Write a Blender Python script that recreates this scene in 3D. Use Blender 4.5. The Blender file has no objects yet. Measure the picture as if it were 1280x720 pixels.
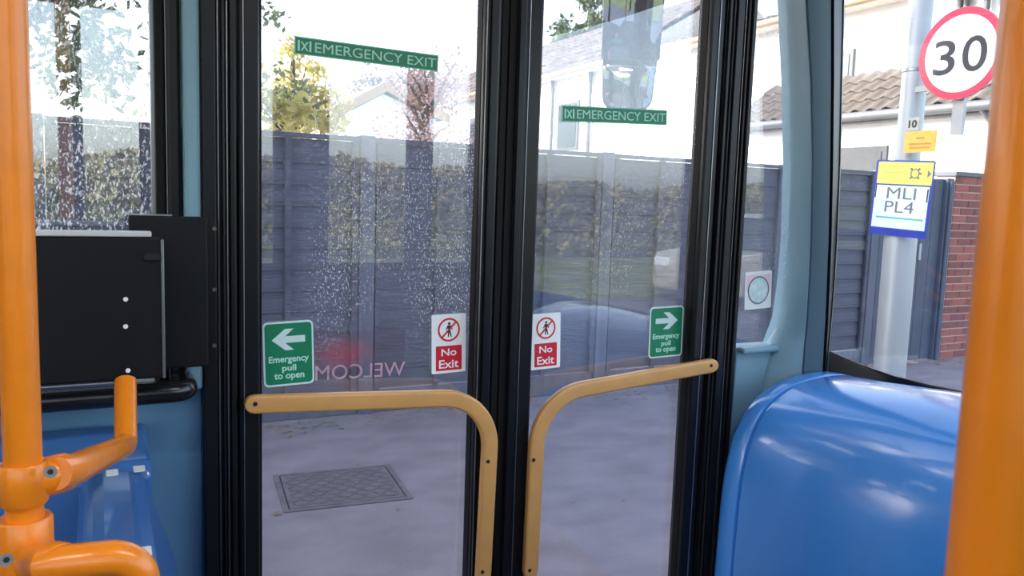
import bpy, bmesh, math, random
from mathutils import Vector, Matrix
random.seed(7)
SC = bpy.context.scene
COL = SC.collection
R = math.radians

# ------------------------------------------------------------------ camera
CAM = Vector((0.0, 0.0, 1.45))
YAW, PITCH, ROLL, FPX = R(27.5), math.atan(0.110), R(1.9), 1000.0
Fv = Vector((math.sin(YAW)*math.cos(PITCH), math.cos(YAW)*math.cos(PITCH), -math.sin(PITCH)))
R0 = Vector((math.cos(YAW), -math.sin(YAW), 0))
U0 = R0.cross(Fv)
Rv = R0*math.cos(ROLL) + U0*math.sin(ROLL)
Uv = -R0*math.sin(ROLL) + U0*math.cos(ROLL)
cd = bpy.data.cameras.new('camera'); cam = bpy.data.objects.new('camera', cd); COL.objects.link(cam)
cd.lens = FPX*36.0/1280.0; cd.sensor_width = 36.0; cd.clip_start = 0.02; cd.clip_end = 600
cam.matrix_world = Matrix(((Rv.x, Uv.x, -Fv.x, CAM.x), (Rv.y, Uv.y, -Fv.y, CAM.y), (Rv.z, Uv.z, -Fv.z, CAM.z), (0, 0, 0, 1)))
cd.dof.use_dof = True; cd.dof.focus_distance = 1.9; cd.dof.aperture_fstop = 14
SC.camera = cam

# ------------------------------------------------------------------ sky, sun, exposure
SUN_DIR = Vector((-0.72, 0.55, 0.0)).normalized()
SUN_EL = R(29)
world = bpy.data.worlds.new('world'); SC.world = world; world.use_nodes = True
wn = world.node_tree.nodes; wl = world.node_tree.links
bg = wn['Background']; sky = wn.new('ShaderNodeTexSky'); sky.sky_type = 'NISHITA'
sky.sun_disc = False; sky.sun_elevation = SUN_EL; sky.sun_rotation = math.atan2(SUN_DIR.x, SUN_DIR.y)
sky.air_density = 1.0; sky.dust_density = 2.5; sky.ozone_density = 1.0
hsv = wn.new('ShaderNodeHueSaturation'); hsv.inputs['Saturation'].default_value = .62
wl.new(sky.outputs[0], hsv.inputs['Color']); wl.new(hsv.outputs[0], bg.inputs[0]); bg.inputs[1].default_value = 0.30
sd = bpy.data.lights.new('sun', 'SUN'); sun = bpy.data.objects.new('sun', sd); COL.objects.link(sun)
sd.energy = 3.6; sd.angle = R(0.6); sd.color = (1.0, 0.985, 0.96)
sv = Vector((SUN_DIR.x*math.cos(SUN_EL), SUN_DIR.y*math.cos(SUN_EL), math.sin(SUN_EL)))
sun.rotation_euler = sv.to_track_quat('Z', 'Y').to_euler()
vs = SC.view_settings
vs.view_transform = 'Standard'; vs.look = 'None'; vs.gamma = 1.0; vs.use_curve_mapping = False
vs.exposure = 1.35
SC.cycles.transparent_max_bounces = 24

# ------------------------------------------------------------------ helpers
def ray(px, py): return Fv + Rv*((px-640)/FPX) - Uv*((py-360)/FPX)
def at_y(px, py, Y): d = ray(px, py); return CAM + d*((Y-CAM.y)/d.y)
def at_x(px, py, X): d = ray(px, py); return CAM + d*((X-CAM.x)/d.x)
def at_z(px, py, Z): d = ray(px, py); return CAM + d*((Z-CAM.z)/d.z)
def at_d(px, py, D): return CAM + ray(px, py)*D
YW = 1.70                                   # inside face of the nearside glass
def WX(px, y=YW): return at_y(px, 360, y).x

def lin(c):
    f = lambda v: (v/255/12.92) if v/255 <= .04045 else ((v/255+.055)/1.055)**2.4
    return (f(c[0]), f(c[1]), f(c[2]), 1)

MATS = {}
def mat(name, rgb, rough=.5, metal=0.0, var=.12, scale=6.0, bump=0.0, bscale=60.0, coat=0.0, stretch=(1, 1, 1), rgb2=None, spec=.5, transl=0.0):
    if name in MATS: return MATS[name]
    m = bpy.data.materials.new(name); m.use_nodes = True; nt = m.node_tree; n = nt.nodes; l = nt.links
    p = n['Principled BSDF']
    tc = n.new('ShaderNodeTexCoord'); mp = n.new('ShaderNodeMapping'); mp.inputs['Scale'].default_value = stretch
    nz = n.new('ShaderNodeTexNoise'); nz.inputs['Scale'].default_value = scale; nz.inputs['Detail'].default_value = 5
    l.new(tc.outputs['Object'], mp.inputs[0]); l.new(mp.outputs[0], nz.inputs['Vector'])
    cr = n.new('ShaderNodeValToRGB'); a = lin(rgb); b = lin(rgb2) if rgb2 else a
    k = 1-var
    cr.color_ramp.elements[0].position = .32; cr.color_ramp.elements[1].position = .68
    cr.color_ramp.elements[0].color = (a[0]*k, a[1]*k, a[2]*k, 1)
    cr.color_ramp.elements[1].color = (min(1, b[0]*(1+var)), min(1, b[1]*(1+var)), min(1, b[2]*(1+var)), 1)
    l.new(nz.outputs['Fac'], cr.inputs[0]); l.new(cr.outputs[0], p.inputs['Base Color'])
    p.inputs['Roughness'].default_value = rough; p.inputs['Metallic'].default_value = metal
    p.inputs['Specular IOR Level'].default_value = spec
    p.inputs['Coat Weight'].default_value = coat; p.inputs['Coat Roughness'].default_value = .08
    if bump > 0:
        n2 = n.new('ShaderNodeTexNoise'); n2.inputs['Scale'].default_value = bscale; n2.inputs['Detail'].default_value = 4
        l.new(mp.outputs[0], n2.inputs['Vector'])
        bp = n.new('ShaderNodeBump'); bp.inputs['Strength'].default_value = bump; bp.inputs['Distance'].default_value = .02
        l.new(n2.outputs['Fac'], bp.inputs['Height']); l.new(bp.outputs[0], p.inputs['Normal'])
    if transl > 0:
        out = n['Material Output']; tr = n.new('ShaderNodeBsdfTranslucent'); mx = n.new('ShaderNodeMixShader')
        mx.inputs[0].default_value = transl; l.new(cr.outputs[0], tr.inputs[0])
        l.new(p.outputs[0], mx.inputs[1]); l.new(tr.outputs[0], mx.inputs[2]); l.new(mx.outputs[0], out.inputs[0])
    MATS[name] = m
    return m

def glass_mat(name, tint, refl, dirt, dscale=170.0, seed=0.0):
    m = bpy.data.materials.new(name); m.use_nodes = True; nt = m.node_tree; n = nt.nodes; l = nt.links
    n.remove(n['Principled BSDF']); out = n['Material Output']
    tr = n.new('ShaderNodeBsdfTransparent'); tr.inputs[0].default_value = (*tint, 1)
    gl = n.new('ShaderNodeBsdfGlossy'); gl.inputs['Roughness'].default_value = 0.0; gl.inputs[0].default_value = (1, 1, 1, 1)
    lw = n.new('ShaderNodeLayerWeight'); lw.inputs[0].default_value = .5
    pw = n.new('ShaderNodeMath'); pw.operation = 'POWER'; pw.inputs[1].default_value = 3.0; l.new(lw.outputs['Facing'], pw.inputs[0])
    ma = n.new('ShaderNodeMath'); ma.operation = 'MULTIPLY_ADD'; ma.inputs[1].default_value = .7; ma.inputs[2].default_value = refl
    l.new(pw.outputs[0], ma.inputs[0])
    mx = n.new('ShaderNodeMixShader'); l.new(ma.outputs[0], mx.inputs[0]); l.new(tr.outputs[0], mx.inputs[1]); l.new(gl.outputs[0], mx.inputs[2])
    last = mx
    if dirt > 0:                                 # dried rain spots and road dust on the pane
        tc = n.new('ShaderNodeTexCoord'); mp = n.new('ShaderNodeMapping'); mp.inputs['Location'].default_value = (seed, seed, seed)
        mp.inputs['Scale'].default_value = (1, 1, .55)
        l.new(tc.outputs['Object'], mp.inputs[0])
        n1 = n.new('ShaderNodeTexNoise'); n1.inputs['Scale'].default_value = dscale; n1.inputs['Detail'].default_value = 2; l.new(mp.outputs[0], n1.inputs['Vector'])
        r1 = n.new('ShaderNodeValToRGB'); r1.color_ramp.elements[0].position = .56; r1.color_ramp.elements[1].position = .68; l.new(n1.outputs['Fac'], r1.inputs[0])
        n2 = n.new('ShaderNodeTexNoise'); n2.inputs['Scale'].default_value = 3.2; n2.inputs['Detail'].default_value = 3; l.new(mp.outputs[0], n2.inputs['Vector'])
        r2 = n.new('ShaderNodeValToRGB'); r2.color_ramp.elements[0].position = .34; r2.color_ramp.elements[1].position = .58; l.new(n2.outputs['Fac'], r2.inputs[0])
        sx = n.new('ShaderNodeSeparateXYZ'); l.new(tc.outputs['Object'], sx.inputs[0])
        zr = n.new('ShaderNodeMapRange'); zr.inputs[1].default_value = .95; zr.inputs[2].default_value = 1.3; zr.inputs[3].default_value = .06; zr.inputs[4].default_value = 1
        l.new(sx.outputs['Z'], zr.inputs[0])
        mz = n.new('ShaderNodeMath'); mz.operation = 'MULTIPLY'; l.new(r2.outputs[0], mz.inputs[0]); l.new(zr.outputs[0], mz.inputs[1])
        mu = n.new('ShaderNodeMath'); mu.operation = 'MULTIPLY'; l.new(r1.outputs[0], mu.inputs[0]); l.new(mz.outputs[0], mu.inputs[1])
        m2 = n.new('ShaderNodeMath'); m2.operation = 'MULTIPLY_ADD'; m2.inputs[1].default_value = dirt; m2.inputs[2].default_value = .025*min(1, dirt*3)
        l.new(mu.outputs[0], m2.inputs[0])
        df = n.new('ShaderNodeBsdfTranslucent'); df.inputs[0].default_value = (.85, .85, .88, 1)
        d2 = n.new('ShaderNodeBsdfDiffuse'); d2.inputs[0].default_value = (.75, .75, .78, 1)
        ms = n.new('ShaderNodeMixShader'); ms.inputs[0].default_value = .35; l.new(df.outputs[0], ms.inputs[1]); l.new(d2.outputs[0], ms.inputs[2])
        m3 = n.new('ShaderNodeMixShader'); l.new(m2.outputs[0], m3.inputs[0]); l.new(mx.outputs[0], m3.inputs[1]); l.new(ms.outputs[0], m3.inputs[2])
        last = m3
    l.new(last.outputs[0], out.inputs[0])
    MATS[name] = m
    return m

class MB:
    def __init__(s): s.v = []; s.f = []
    def add(s, verts, faces):
        b = len(s.v); s.v += [tuple(v) for v in verts]; s.f += [tuple(b+i for i in f) for f in faces]; return s
    def box(s, x0, x1, y0, y1, z0, z1):
        v = [(x0, y0, z0), (x1, y0, z0), (x1, y1, z0), (x0, y1, z0), (x0, y0, z1), (x1, y0, z1), (x1, y1, z1), (x0, y1, z1)]
        return s.add(v, [(3, 2, 1, 0), (4, 5, 6, 7), (0, 1, 5, 4), (1, 2, 6, 5), (2, 3, 7, 6), (3, 0, 4, 7)])
    def prism(s, pts, a, b, f):                 # polygon pts (2d), extruded from a to b, f(p,q,t)->xyz
        n = len(pts); v = [f(p[0], p[1], a) for p in pts]+[f(p[0], p[1], b) for p in pts]
        fc = [tuple(range(n-1, -1, -1)), tuple(range(n, 2*n))]+[(i, (i+1) % n, n+(i+1) % n, n+i) for i in range(n)]
        return s.add(v, fc)
    def loft(s, rings, closed=True, caps=True):
        n = len(rings[0]); v = [p for r in rings for p in r]; fc = []
        for k in range(len(rings)-1):
            for i in range(n if closed else n-1):
                j = (i+1) % n; fc.append((k*n+i, k*n+j, (k+1)*n+j, (k+1)*n+i))
        if caps and closed: fc += [tuple(range(n-1, -1, -1)), tuple(range((len(rings)-1)*n, len(rings)*n))]
        return s.add(v, fc)
    def tube(s, path, rad, seg=16, caps=True):
        path = [Vector(p) for p in path]; rings = []; up = None
        rr = rad if isinstance(rad, (list, tuple)) else [rad]*len(path)
        for i, p in enumerate(path):
            t = (path[min(i+1, len(path)-1)]-path[max(i-1, 0)]).normalized()
            if up is None: up = Vector((0, 0, 1)) if abs(t.z) < .9 else Vector((1, 0, 0))
            a = t.cross(up).normalized(); b = a.cross(t).normalized(); up = b
            rings.append([p+a*(rr[i]*math.cos(2*math.pi*k/seg))+b*(rr[i]*math.sin(2*math.pi*k/seg)) for k in range(seg)])
        return s.loft(rings, True, caps)
    def lathe(s, prof, c=(0, 0, 0), seg=24):     # prof (r,z)
        rings = [[(c[0]+r*math.cos(2*math.pi*k/seg), c[1]+r*math.sin(2*math.pi*k/seg), c[2]+z) for k in range(seg)] for r, z in prof]
        return s.loft(rings, True, True)
    def mesh(s, name):
        me = bpy.data.meshes.new(name); me.from_pydata(s.v, [], s.f); 
        bm = bmesh.new(); bm.from_mesh(me); bmesh.ops.recalc_face_normals(bm, faces=bm.faces); bm.to_mesh(me); bm.free()
        return me
    def build(s, name, m, parent=None, smooth=False, bev=0.0, seg=2, label=None):
        me = s.mesh(name); return link(name, me, m, parent, smooth, bev, seg, label)
def link(name, me, m, parent=None, smooth=False, bev=0.0, seg=2, label=None):
    o = bpy.data.objects.new(name, me); COL.objects.link(o)
    if m is not None and not me.materials: me.materials.append(m)
    if parent: o.parent = parent
    if smooth:
        me.polygons.foreach_set('use_smooth', [True]*len(me.polygons))
        me.set_sharp_from_angle(angle=R(42)) if hasattr(me, 'set_sharp_from_angle') else None
    if bev > 0:
        b = o.modifiers.new('edge', 'BEVEL'); b.width = bev; b.segments = seg; b.limit_method = 'ANGLE'; b.angle_limit = R(35)
    if label: o['label'] = label
    return o
def box(name, x0, x1, y0, y1, z0, z1, m, parent=None, bev=0.0, label=None):
    return MB().box(min(x0, x1), max(x0, x1), min(y0, y1), max(y0, y1), min(z0, z1), max(z0, z1)).build(name, m, parent, bev=bev, label=label)
def empty(name, loc=(0, 0, 0), mw=None):
    o = bpy.data.objects.new(name, None); COL.objects.link(o); o.empty_display_size = .05
    if mw is not None: o.matrix_world = mw
    else: o.location = loc
    return o
def keep(child, parent):                        # parent while keeping world placement (parents are unrotated empties or identity meshes)
    child.parent = parent; child.matrix_parent_inverse = parent.matrix_basis.inverted(); return child
def thing(name, label, cat, loc=(0, 0, 0), group=None, mw=None):
    o = empty(name, loc, mw); o['label'] = label; o['category'] = cat
    if group: o['group'] = group
    return o
def tag(o, label, cat, group=None):
    o['label'] = label; o['category'] = cat
    if group: o['group'] = group
    return o
def struct(o): o['kind'] = 'structure'; return o
def fillet(p0, p1, p2, r, n=12):
    p0, p1, p2 = Vector(p0), Vector(p1), Vector(p2)
    a = (p0-p1).normalized(); b = (p2-p1).normalized(); h = a.angle(b)/2; d = r/math.tan(h)
    c = p1+(a+b).normalized()*(r/math.sin(h)); s = p1+a*d; e = p1+b*d
    v0, v1 = s-c, e-c; th = v0.angle(v1); out = []
    for i in range(n+1):
        t = i/n; out.append(c+(v0*math.sin((1-t)*th)+v1*math.sin(t*th))/math.sin(th))
    return out
def frame_mw(o, u, v):                           # local x->u, y->v, z->u x v
    u = Vector(u).normalized(); v = Vector(v).normalized(); w = u.cross(v)
    return Matrix(((u.x, v.x, w.x, o[0]), (u.y, v.y, w.y, o[1]), (u.z, v.z, w.z, o[2]), (0, 0, 0, 1)))
def textmesh(s, size, bold=0.0, ex=.0003, align='CENTER', width=None, height=None):
    c = bpy.data.curves.new('lettering', 'FONT'); c.body = s; c.size = size; c.extrude = ex; c.offset = bold
    c.align_x = align; c.align_y = 'CENTER'; c.resolution_u = 4; c.space_line = .8
    o = bpy.data.objects.new('lettering', c); COL.objects.link(o)
    dg = bpy.context.evaluated_depsgraph_get(); me = bpy.data.meshes.new_from_object(o.evaluated_get(dg))
    bpy.data.objects.remove(o); bpy.data.curves.remove(c)
    xs = [v.co.x for v in me.vertices]; ys = [v.co.y for v in me.vertices]
    cx, cy = (min(xs)+max(xs))/2, (min(ys)+max(ys))/2; w, h = max(xs)-min(xs), max(ys)-min(ys)
    sx = width/w if width else 1; sy = height/h if height else (sx if width else 1)
    if height and not width: sx = sy
    for v in me.vertices: v.co.x = (v.co.x-cx)*sx; v.co.y = (v.co.y-cy)*sy
    return me
def put(o, x, y, z): o.location = (x, y, z); return o
def rrect(w, h, r, n=5):
    pts = []
    for cx, cy, a0 in ((w/2-r, h/2-r, 0), (-w/2+r, h/2-r, 90), (-w/2+r, -h/2+r, 180), (w/2-r, -h/2+r, 270)):
        for i in range(n+1): a = R(a0+90*i/n); pts.append((cx+r*math.cos(a), cy+r*math.sin(a)))
    return pts
def plate(name, pts, z0, z1, m, parent, label=None):
    return MB().prism(pts, z0, z1, lambda a, b, t: (a, b, t)).build(name, m, parent, label=label)
def ringplate(name, r0, r1, z0, z1, m, parent, cx=0, cy=0, n=40):
    rings = []
    mb = MB(); P = lambda r, z: [(cx+r*math.cos(2*math.pi*k/n), cy+r*math.sin(2*math.pi*k/n), z) for k in range(n)]
    mb.loft([P(r0, z0), P(r1, z0), P(r1, z1), P(r0, z1), P(r0, z0)], True, False)
    return mb.build(name, m, parent)

# ------------------------------------------------------------------ materials
M_black = mat('black_door_frame', (15, 16, 22), .34, var=.15, scale=3, spec=.3)
M_blackmatt = mat('black_powder_coat', (15, 16, 21), .45, spec=.25, var=.1, scale=20, bump=.04, bscale=400)
M_rubber = mat('black_rubber', (11, 11, 14), .55, var=.1, spec=.2)
M_alu = mat('anodised_aluminium', (150, 152, 158), .32, .9, var=.06, scale=30, stretch=(1, 1, .05))
M_lining = mat('grey_blue_lining', (122, 158, 176), .42, var=.04, scale=4)
M_liningdk = mat('mid_blue_lining', (58, 108, 150), .4, var=.05, scale=4)
M_blue = mat('glossy_blue_moulding', (66, 138, 220), .22, var=.05, scale=3, coat=.6)
M_bluein = mat('blue_plinth_plastic', (60, 108, 172), .30, var=.06, scale=5, coat=.3)
M_dark = mat('dark_interior_trim', (44, 48, 56), .5, var=.1)
M_orange = mat('orange_pole_coating', (236, 132, 22), .30, var=.05, scale=25, coat=.25, bump=.01, bscale=300)
M_tan = mat('mustard_rail_coating', (206, 152, 88), .36, var=.05, scale=18, coat=.2)
M_steel = mat('steel_bolt', (120, 118, 112), .35, .9, var=.1, scale=80)
M_hole = mat('dark_screw_hole', (12, 11, 10), .7)
M_white = mat('white_print', (238, 240, 240), .5, var=.02)
M_green = mat('sign_green', (0, 122, 84), .45, var=.03)
M_greenlt = mat('sign_green_exit', (20, 128, 92), .45, var=.03)
M_mint = mat('pale_mint_print', (176, 226, 210), .5, var=.03)
M_pale = mat('pale_grey_print', (205, 226, 226), .5, var=.03)
M_red = mat('sign_red', (205, 16, 48), .45, var=.04)
M_ink = mat('black_print', (22, 22, 26), .55)
M_signgrey = mat('grey_print', (110, 115, 125), .55)
M_yellow = mat('sign_yellow', (244, 226, 110), .45, var=.03)
M_blueprint = mat('sign_blue_border', (38, 62, 170), .45)
M_paleblue = mat('pale_blue_print', (226, 238, 246), .45)
M_teal = mat('teal_print', (96, 190, 180), .5)
M_orangelabel = mat('orange_label', (240, 186, 84), .5, var=.1, scale=30)
M_post = mat('galvanised_post', (168, 171, 176), .42, .25, var=.08, scale=8, stretch=(1, 1, .2))
M_fence = mat('dark_grey_fence_stain', (75, 77, 95), .62, var=.25, scale=5, bump=.25, bscale=30, stretch=(.2, 1, 3))
M_fencepost = mat('fence_post_timber', (92, 96, 112), .65, var=.2, scale=6, bump=.2, bscale=20, stretch=(3, 3, .2))
M_gate = mat('charcoal_gate_paint', (74, 82, 100), .55, var=.12, scale=5)
M_asphalt = mat('pavement_asphalt', (130, 121, 126), .85, var=.11, scale=4.0, stretch=(.8, 1.2, 1), bump=.35, bscale=90, rgb2=(138, 129, 134))
M_road = mat('road_asphalt', (105, 105, 108), .85, var=.2, scale=1.5, bump=.3, bscale=60)
M_iron = mat('cast_iron', (104, 98, 102), .7, .0, var=.25, scale=9)
M_irondk = mat('dark_gap', (34, 33, 36), .8)
M_brick = mat('red_brick', (146, 84, 76), .8, var=.22, scale=9, bump=.2, bscale=40)
M_brick2 = mat('brown_brick', (122, 72, 68), .8, var=.22, scale=9, bump=.2, bscale=40)
M_mortar = mat('pale_mortar', (196, 178, 168), .9, var=.1)
M_render = mat('white_house_render', (236, 238, 240), .8, var=.03, scale=2, bump=.08, bscale=50)
M_tile = mat('brown_roof_tile', (98, 89, 84), .75, var=.25, scale=3, rgb2=(116, 105, 97))
M_soffit = mat('tan_soffit_board', (226, 212, 198), .7, var=.08)
M_gutter = mat('grey_gutter', (92, 92, 98), .5, var=.08)
M_gutterwh = mat('tan_gutter', (168, 142, 112), .5, var=.05)
M_winframe = mat('window_frame_dark', (70, 72, 78), .5)
M_wall_glass = mat('house_window_glass', (60, 68, 74), .08, var=.1)
M_bark = mat('bark', (96, 80, 68), .85, var=.25, scale=8, stretch=(3, 3, .5))
M_leafy = mat('yellow_green_leaves', (176, 170, 92), .6, var=.3, scale=2, rgb2=(206, 192, 120), transl=.45)
M_leafg = mat('grey_green_leaves', (88, 108, 66), .65, var=.3, scale=2, rgb2=(130, 140, 96), transl=.35)
M_leafr = mat('russet_twigs', (176, 118, 112), .7, var=.25, scale=2, rgb2=(150, 138, 138), transl=.3)
M_leafd = mat('dark_evergreen', (62, 82, 52), .65, var=.35, scale=2, rgb2=(96, 112, 70), transl=.25)
M_leafb = mat('grey_brown_twigs', (112, 104, 104), .75, var=.3, scale=2, rgb2=(140, 126, 118), transl=.2)
M_hedge = mat('hedge_leaves', (104, 112, 64), .7, var=.35, scale=1.5, rgb2=(150, 140, 84), transl=.25)
M_grass = mat('verge_grass', (112, 120, 66), .9, var=.3, scale=1.2)
M_ceil = mat('pale_ceiling_lining', (206, 208, 206), .6, var=.03)
M_floor = mat('dark_vinyl_floor', (72, 74, 80), .6, var=.2, scale=40)
M_carpaint = mat('beige_car_paint', (196, 190, 172), .25, .2, var=.03, coat=.8)
M_tyre = mat('tyre_rubber', (26, 26, 27), .75)
M_carglass = mat('car_window_glass', (36, 42, 46), .05)
M_litter = mat('dry_leaf_litter', (150, 116, 80), .8, var=.4, scale=3)
M_goldrim = mat('bronze_mirror_rim', (84, 76, 58), .35, .5, var=.08)
M_doorglass = glass_mat('tinted_door_glass', (.88, .90, .94), .085, .8, 280, 1.0)
M_doorglass2 = glass_mat('clean_door_glass', (.88, .90, .94), .075, .35, 280, 5.0)
M_sideglass = glass_mat('dusty_side_glass', (.84, .87, .88), .16, .9, 210, 9.0)
M_screenglass = glass_mat('windscreen_glass', (.95, .97, .98), .03, .0)
M_mirror = mat('mirror_silver', (235, 238, 240), .01, 1.0, var=.0)
def film_mat():
    m = bpy.data.materials.new('red_vinyl_film'); m.use_nodes = True; n = m.node_tree.nodes; l = m.node_tree.links
    p = n['Principled BSDF']; p.inputs['Base Color'].default_value = (.75, .03, .08, 1); p.inputs['Roughness'].default_value = .5
    tr = n.new('ShaderNodeBsdfTransparent'); tr.inputs[0].default_value = (1, .93, .94, 1)
    tc = n.new('ShaderNodeTexCoord'); nz = n.new('ShaderNodeTexNoise'); nz.inputs['Scale'].default_value = 7; l.new(tc.outputs['Object'], nz.inputs['Vector'])
    rp = n.new('ShaderNodeMapRange'); rp.inputs[1].default_value = .35; rp.inputs[2].default_value = .65; rp.inputs[3].default_value = .6; rp.inputs[4].default_value = 1.0
    l.new(nz.outputs['Fac'], rp.inputs[0])
    mp = n.new('ShaderNodeMapping'); mp.inputs['Location'].default_value = (-1.35, -1.1, -.5); mp.inputs['Scale'].default_value = (2.1, 2.0, 1)   # halftone print fading out to the edges
    gr = n.new('ShaderNodeTexGradient'); gr.gradient_type = 'QUADRATIC_SPHERE'; l.new(tc.outputs['Generated'], mp.inputs[0]); l.new(mp.outputs[0], gr.inputs[0])
    mm = n.new('ShaderNodeMath'); mm.operation = 'MULTIPLY'; l.new(rp.outputs[0], mm.inputs[0]); l.new(gr.outputs['Fac'], mm.inputs[1])
    tl = n.new('ShaderNodeBsdfTranslucent'); tl.inputs[0].default_value = (.8, .05, .1, 1)
    mx = n.new('ShaderNodeMixShader'); l.new(mm.outputs[0], mx.inputs[0]); l.new(tr.outputs[0], mx.inputs[1]); l.new(tl.outputs[0], mx.inputs[2])
    l.new(mx.outputs[0], n['Material Output'].inputs[0]); return m
M_film = film_mat()
def fill_lamp_mat():
    m = bpy.data.materials.new('fill_lamp_diffuser'); m.use_nodes = True; p = m.node_tree.nodes['Principled BSDF']
    p.inputs['Base Color'].default_value = (.9, .9, .88, 1); p.inputs['Emission Color'].default_value = (1, .98, .95, 1); p.inputs['Emission Strength'].default_value = 13.0; return m
M_fill_lamp = fill_lamp_mat()

# ================================================================== THE GROUND
ZG = 0.0
struct(box('pavement', -30, 40, 1.98, 5.6, -.25, ZG, M_asphalt))
struct(box('kerb', -30, 40, 1.84, 1.978, -.25, ZG+.003, mat('kerb_stone', (134, 128, 131), .85, var=.15), bev=.015))
struct(box('road', -30, 60, -7.5, 1.838, -.4, -.13, M_road))
struct(box('garden_ground', -30, 60, 5.602, 70, -.3, -.02, mat('garden_paving', (150, 149, 147), .85, var=.15, scale=1.5)))
struct(box('verge_ground', -60, 90, -120, -7.502, -.4, -.06, M_grass))

# ================================================================== THE BUS SHELL
ZF, ZC = 0.22, 2.48                         # bus floor and ceiling
XB = -4.2
YO = -0.86                                  # inside face of the offside wall
struct(box('floor', XB, 2.1, YO-.05, 1.80, ZF-.06, ZF, M_floor))
struct(box('ceiling', XB, 2.12, YO-.07, 1.80, ZC, ZC+.10, M_ceil))
struct(box('wall_back', XB-.06, XB-.002, YO-.07, 1.80, ZF, ZC-.002, M_dark))
# nearside lining below and above the passenger windows
xJ0 = WX(252)
wl_ = struct(box('wall_left', XB, xJ0, 1.70, 1.78, ZF, 1.055, mat('shaded_wall_lining', (96, 140, 172), .42, var=.04, scale=4)))  # lower lining coloured darker and bluer for shade and the plinth's reflection
box('upper_lining', XB, xJ0, 1.70, 1.78, 2.27, ZC-.002, M_lining, wl_)
#box('lower_lining', XB+.02, xJ0-.012, 1.688, 1.699, ZF+.01, at_y(230, 560, 1.69).z, M_liningdk, wl_, bev=.004)
xs0, xs1, xp0, xp1 = WX(199), WX(227), WX(229), WX(250)
# passenger window left of the doors
w1 = struct(empty('window_1', (0, 0, 0)))
box('pane', -1.75, xs0, 1.715, 1.721, 1.07, 2.26, M_sideglass, w1)
box('window_seal', xs0-.004, xs0+(xs1-xs0)*.36, 1.685, 1.74, 1.06, 2.265, M_rubber, w1, bev=.004)
box('window_channel', xs0-.010, xs0-.003, 1.70, 1.735, 1.06, 2.265, M_alu, w1)
box('window_frame', xs0+(xs1-xs0)*.40, xs1, 1.672, 1.75, 1.06, 2.265, M_black, w1, bev=.006)
box('trim_strip', xs0+(xs1-xs0)*.37, xs0+(xs1-xs0)*.41, 1.68, 1.69, 1.06, 2.265, M_alu, w1)
box('sill', -1.80, xs1, 1.675, 1.74, 1.056, 1.075, M_black, w1, bev=.004)
w2 = struct(empty('window_2', (0, 0, 0)))
box('pane', XB+.05, -1.95, 1.715, 1.721, 1.07, 2.26, M_sideglass, w2)
box('window_frame', -1.95, -1.75, 1.68, 1.76, 1.056, 2.265, M_black, w2)
struct(box('trim_1', xp0, xp1, 1.655, 1.75, 1.056, ZC-.002, M_lining, bev=.008))

# door jambs with their ribbed extrusions
def ribbed(name, pa, pb, ribs, z0, z1, base_y):
    o = struct(box(name, WX(pa, 1.66), WX(pb, 1.66), base_y, 1.775, z0, z1, M_black, bev=.004))
    for (qa, qb, y, m) in ribs: box('ribbed_strip', WX(qa, y), WX(qb, y), y, base_y-.0006, z0, z1, m, o, bev=.002)
    return o
ribbed('trim_2', 252, 297, [(255, 271, 1.648, M_black), (273, 275.6, 1.655, M_alu), (279, 282, 1.645, M_black), (284, 286.8, 1.652, M_alu), (289, 295, 1.642, M_black)], .16, ZC-.004, 1.662)
ribbed('trim_3', 889, 926, [(892, 895.5, 1.650, M_black), (898.5, 899.7, 1.655, M_alu), (902, 910, 1.645, M_black), (911.5, 912.6, 1.652, M_alu), (915, 918, 1.644, M_black), (920.5, 924.5, 1.638, M_black)], .16, ZC-.004, 1.662)
struct(box('trim_4', WX(252), WX(926), 1.60, 1.775, 2.36, ZC-.006, M_black, bev=.01))

Z0D, Z1D = .20, 2.355
def leaf(name, pa, ga, gb, pb, glass, seal_side):
    d = struct(empty(name, (WX((pa+pb)/2), 1.70, Z0D)))
    P = lambda o: keep(o, d)
    xa, xga, xgb, xb = WX(pa, 1.66), WX(ga, 1.66), WX(gb, 1.699), WX(pb, 1.66)
    P(box('stile', xa, xga, 1.660, 1.738, Z0D, Z1D, M_black, bev=.005))
    P(box('stile', xgb, xb, 1.660, 1.7105, Z0D, Z1D, M_black, bev=.005))
    P(box('top_rail', xga+.0005, xgb-.0005, 1.662, 1.736, 2.27, Z1D, M_black, bev=.004))
    P(box('bottom_rail', xga+.0005, xgb-.0005, 1.662, 1.736, Z0D, .31, M_black, bev=.004))
    P(box('pane', xga-.004, xgb+.004, 1.7005, 1.7065, .305, 2.275, glass))
    P(box('glazing_bead', xga, xga+.006, 1.672, 1.7002, .31, 2.27, M_rubber, bev=.002))
    P(box('glazing_bead', xgb-.0012, xgb, 1.676, 1.7002, .31, 2.27, M_rubber))
    return d, P
d1, P1 = leaf('door_1', 298.5, 325, 589, 617, M_doorglass, 1)
d2, P2 = leaf('door_2', 637.5, 668, 859, 887.5, M_doorglass2, -1)
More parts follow.
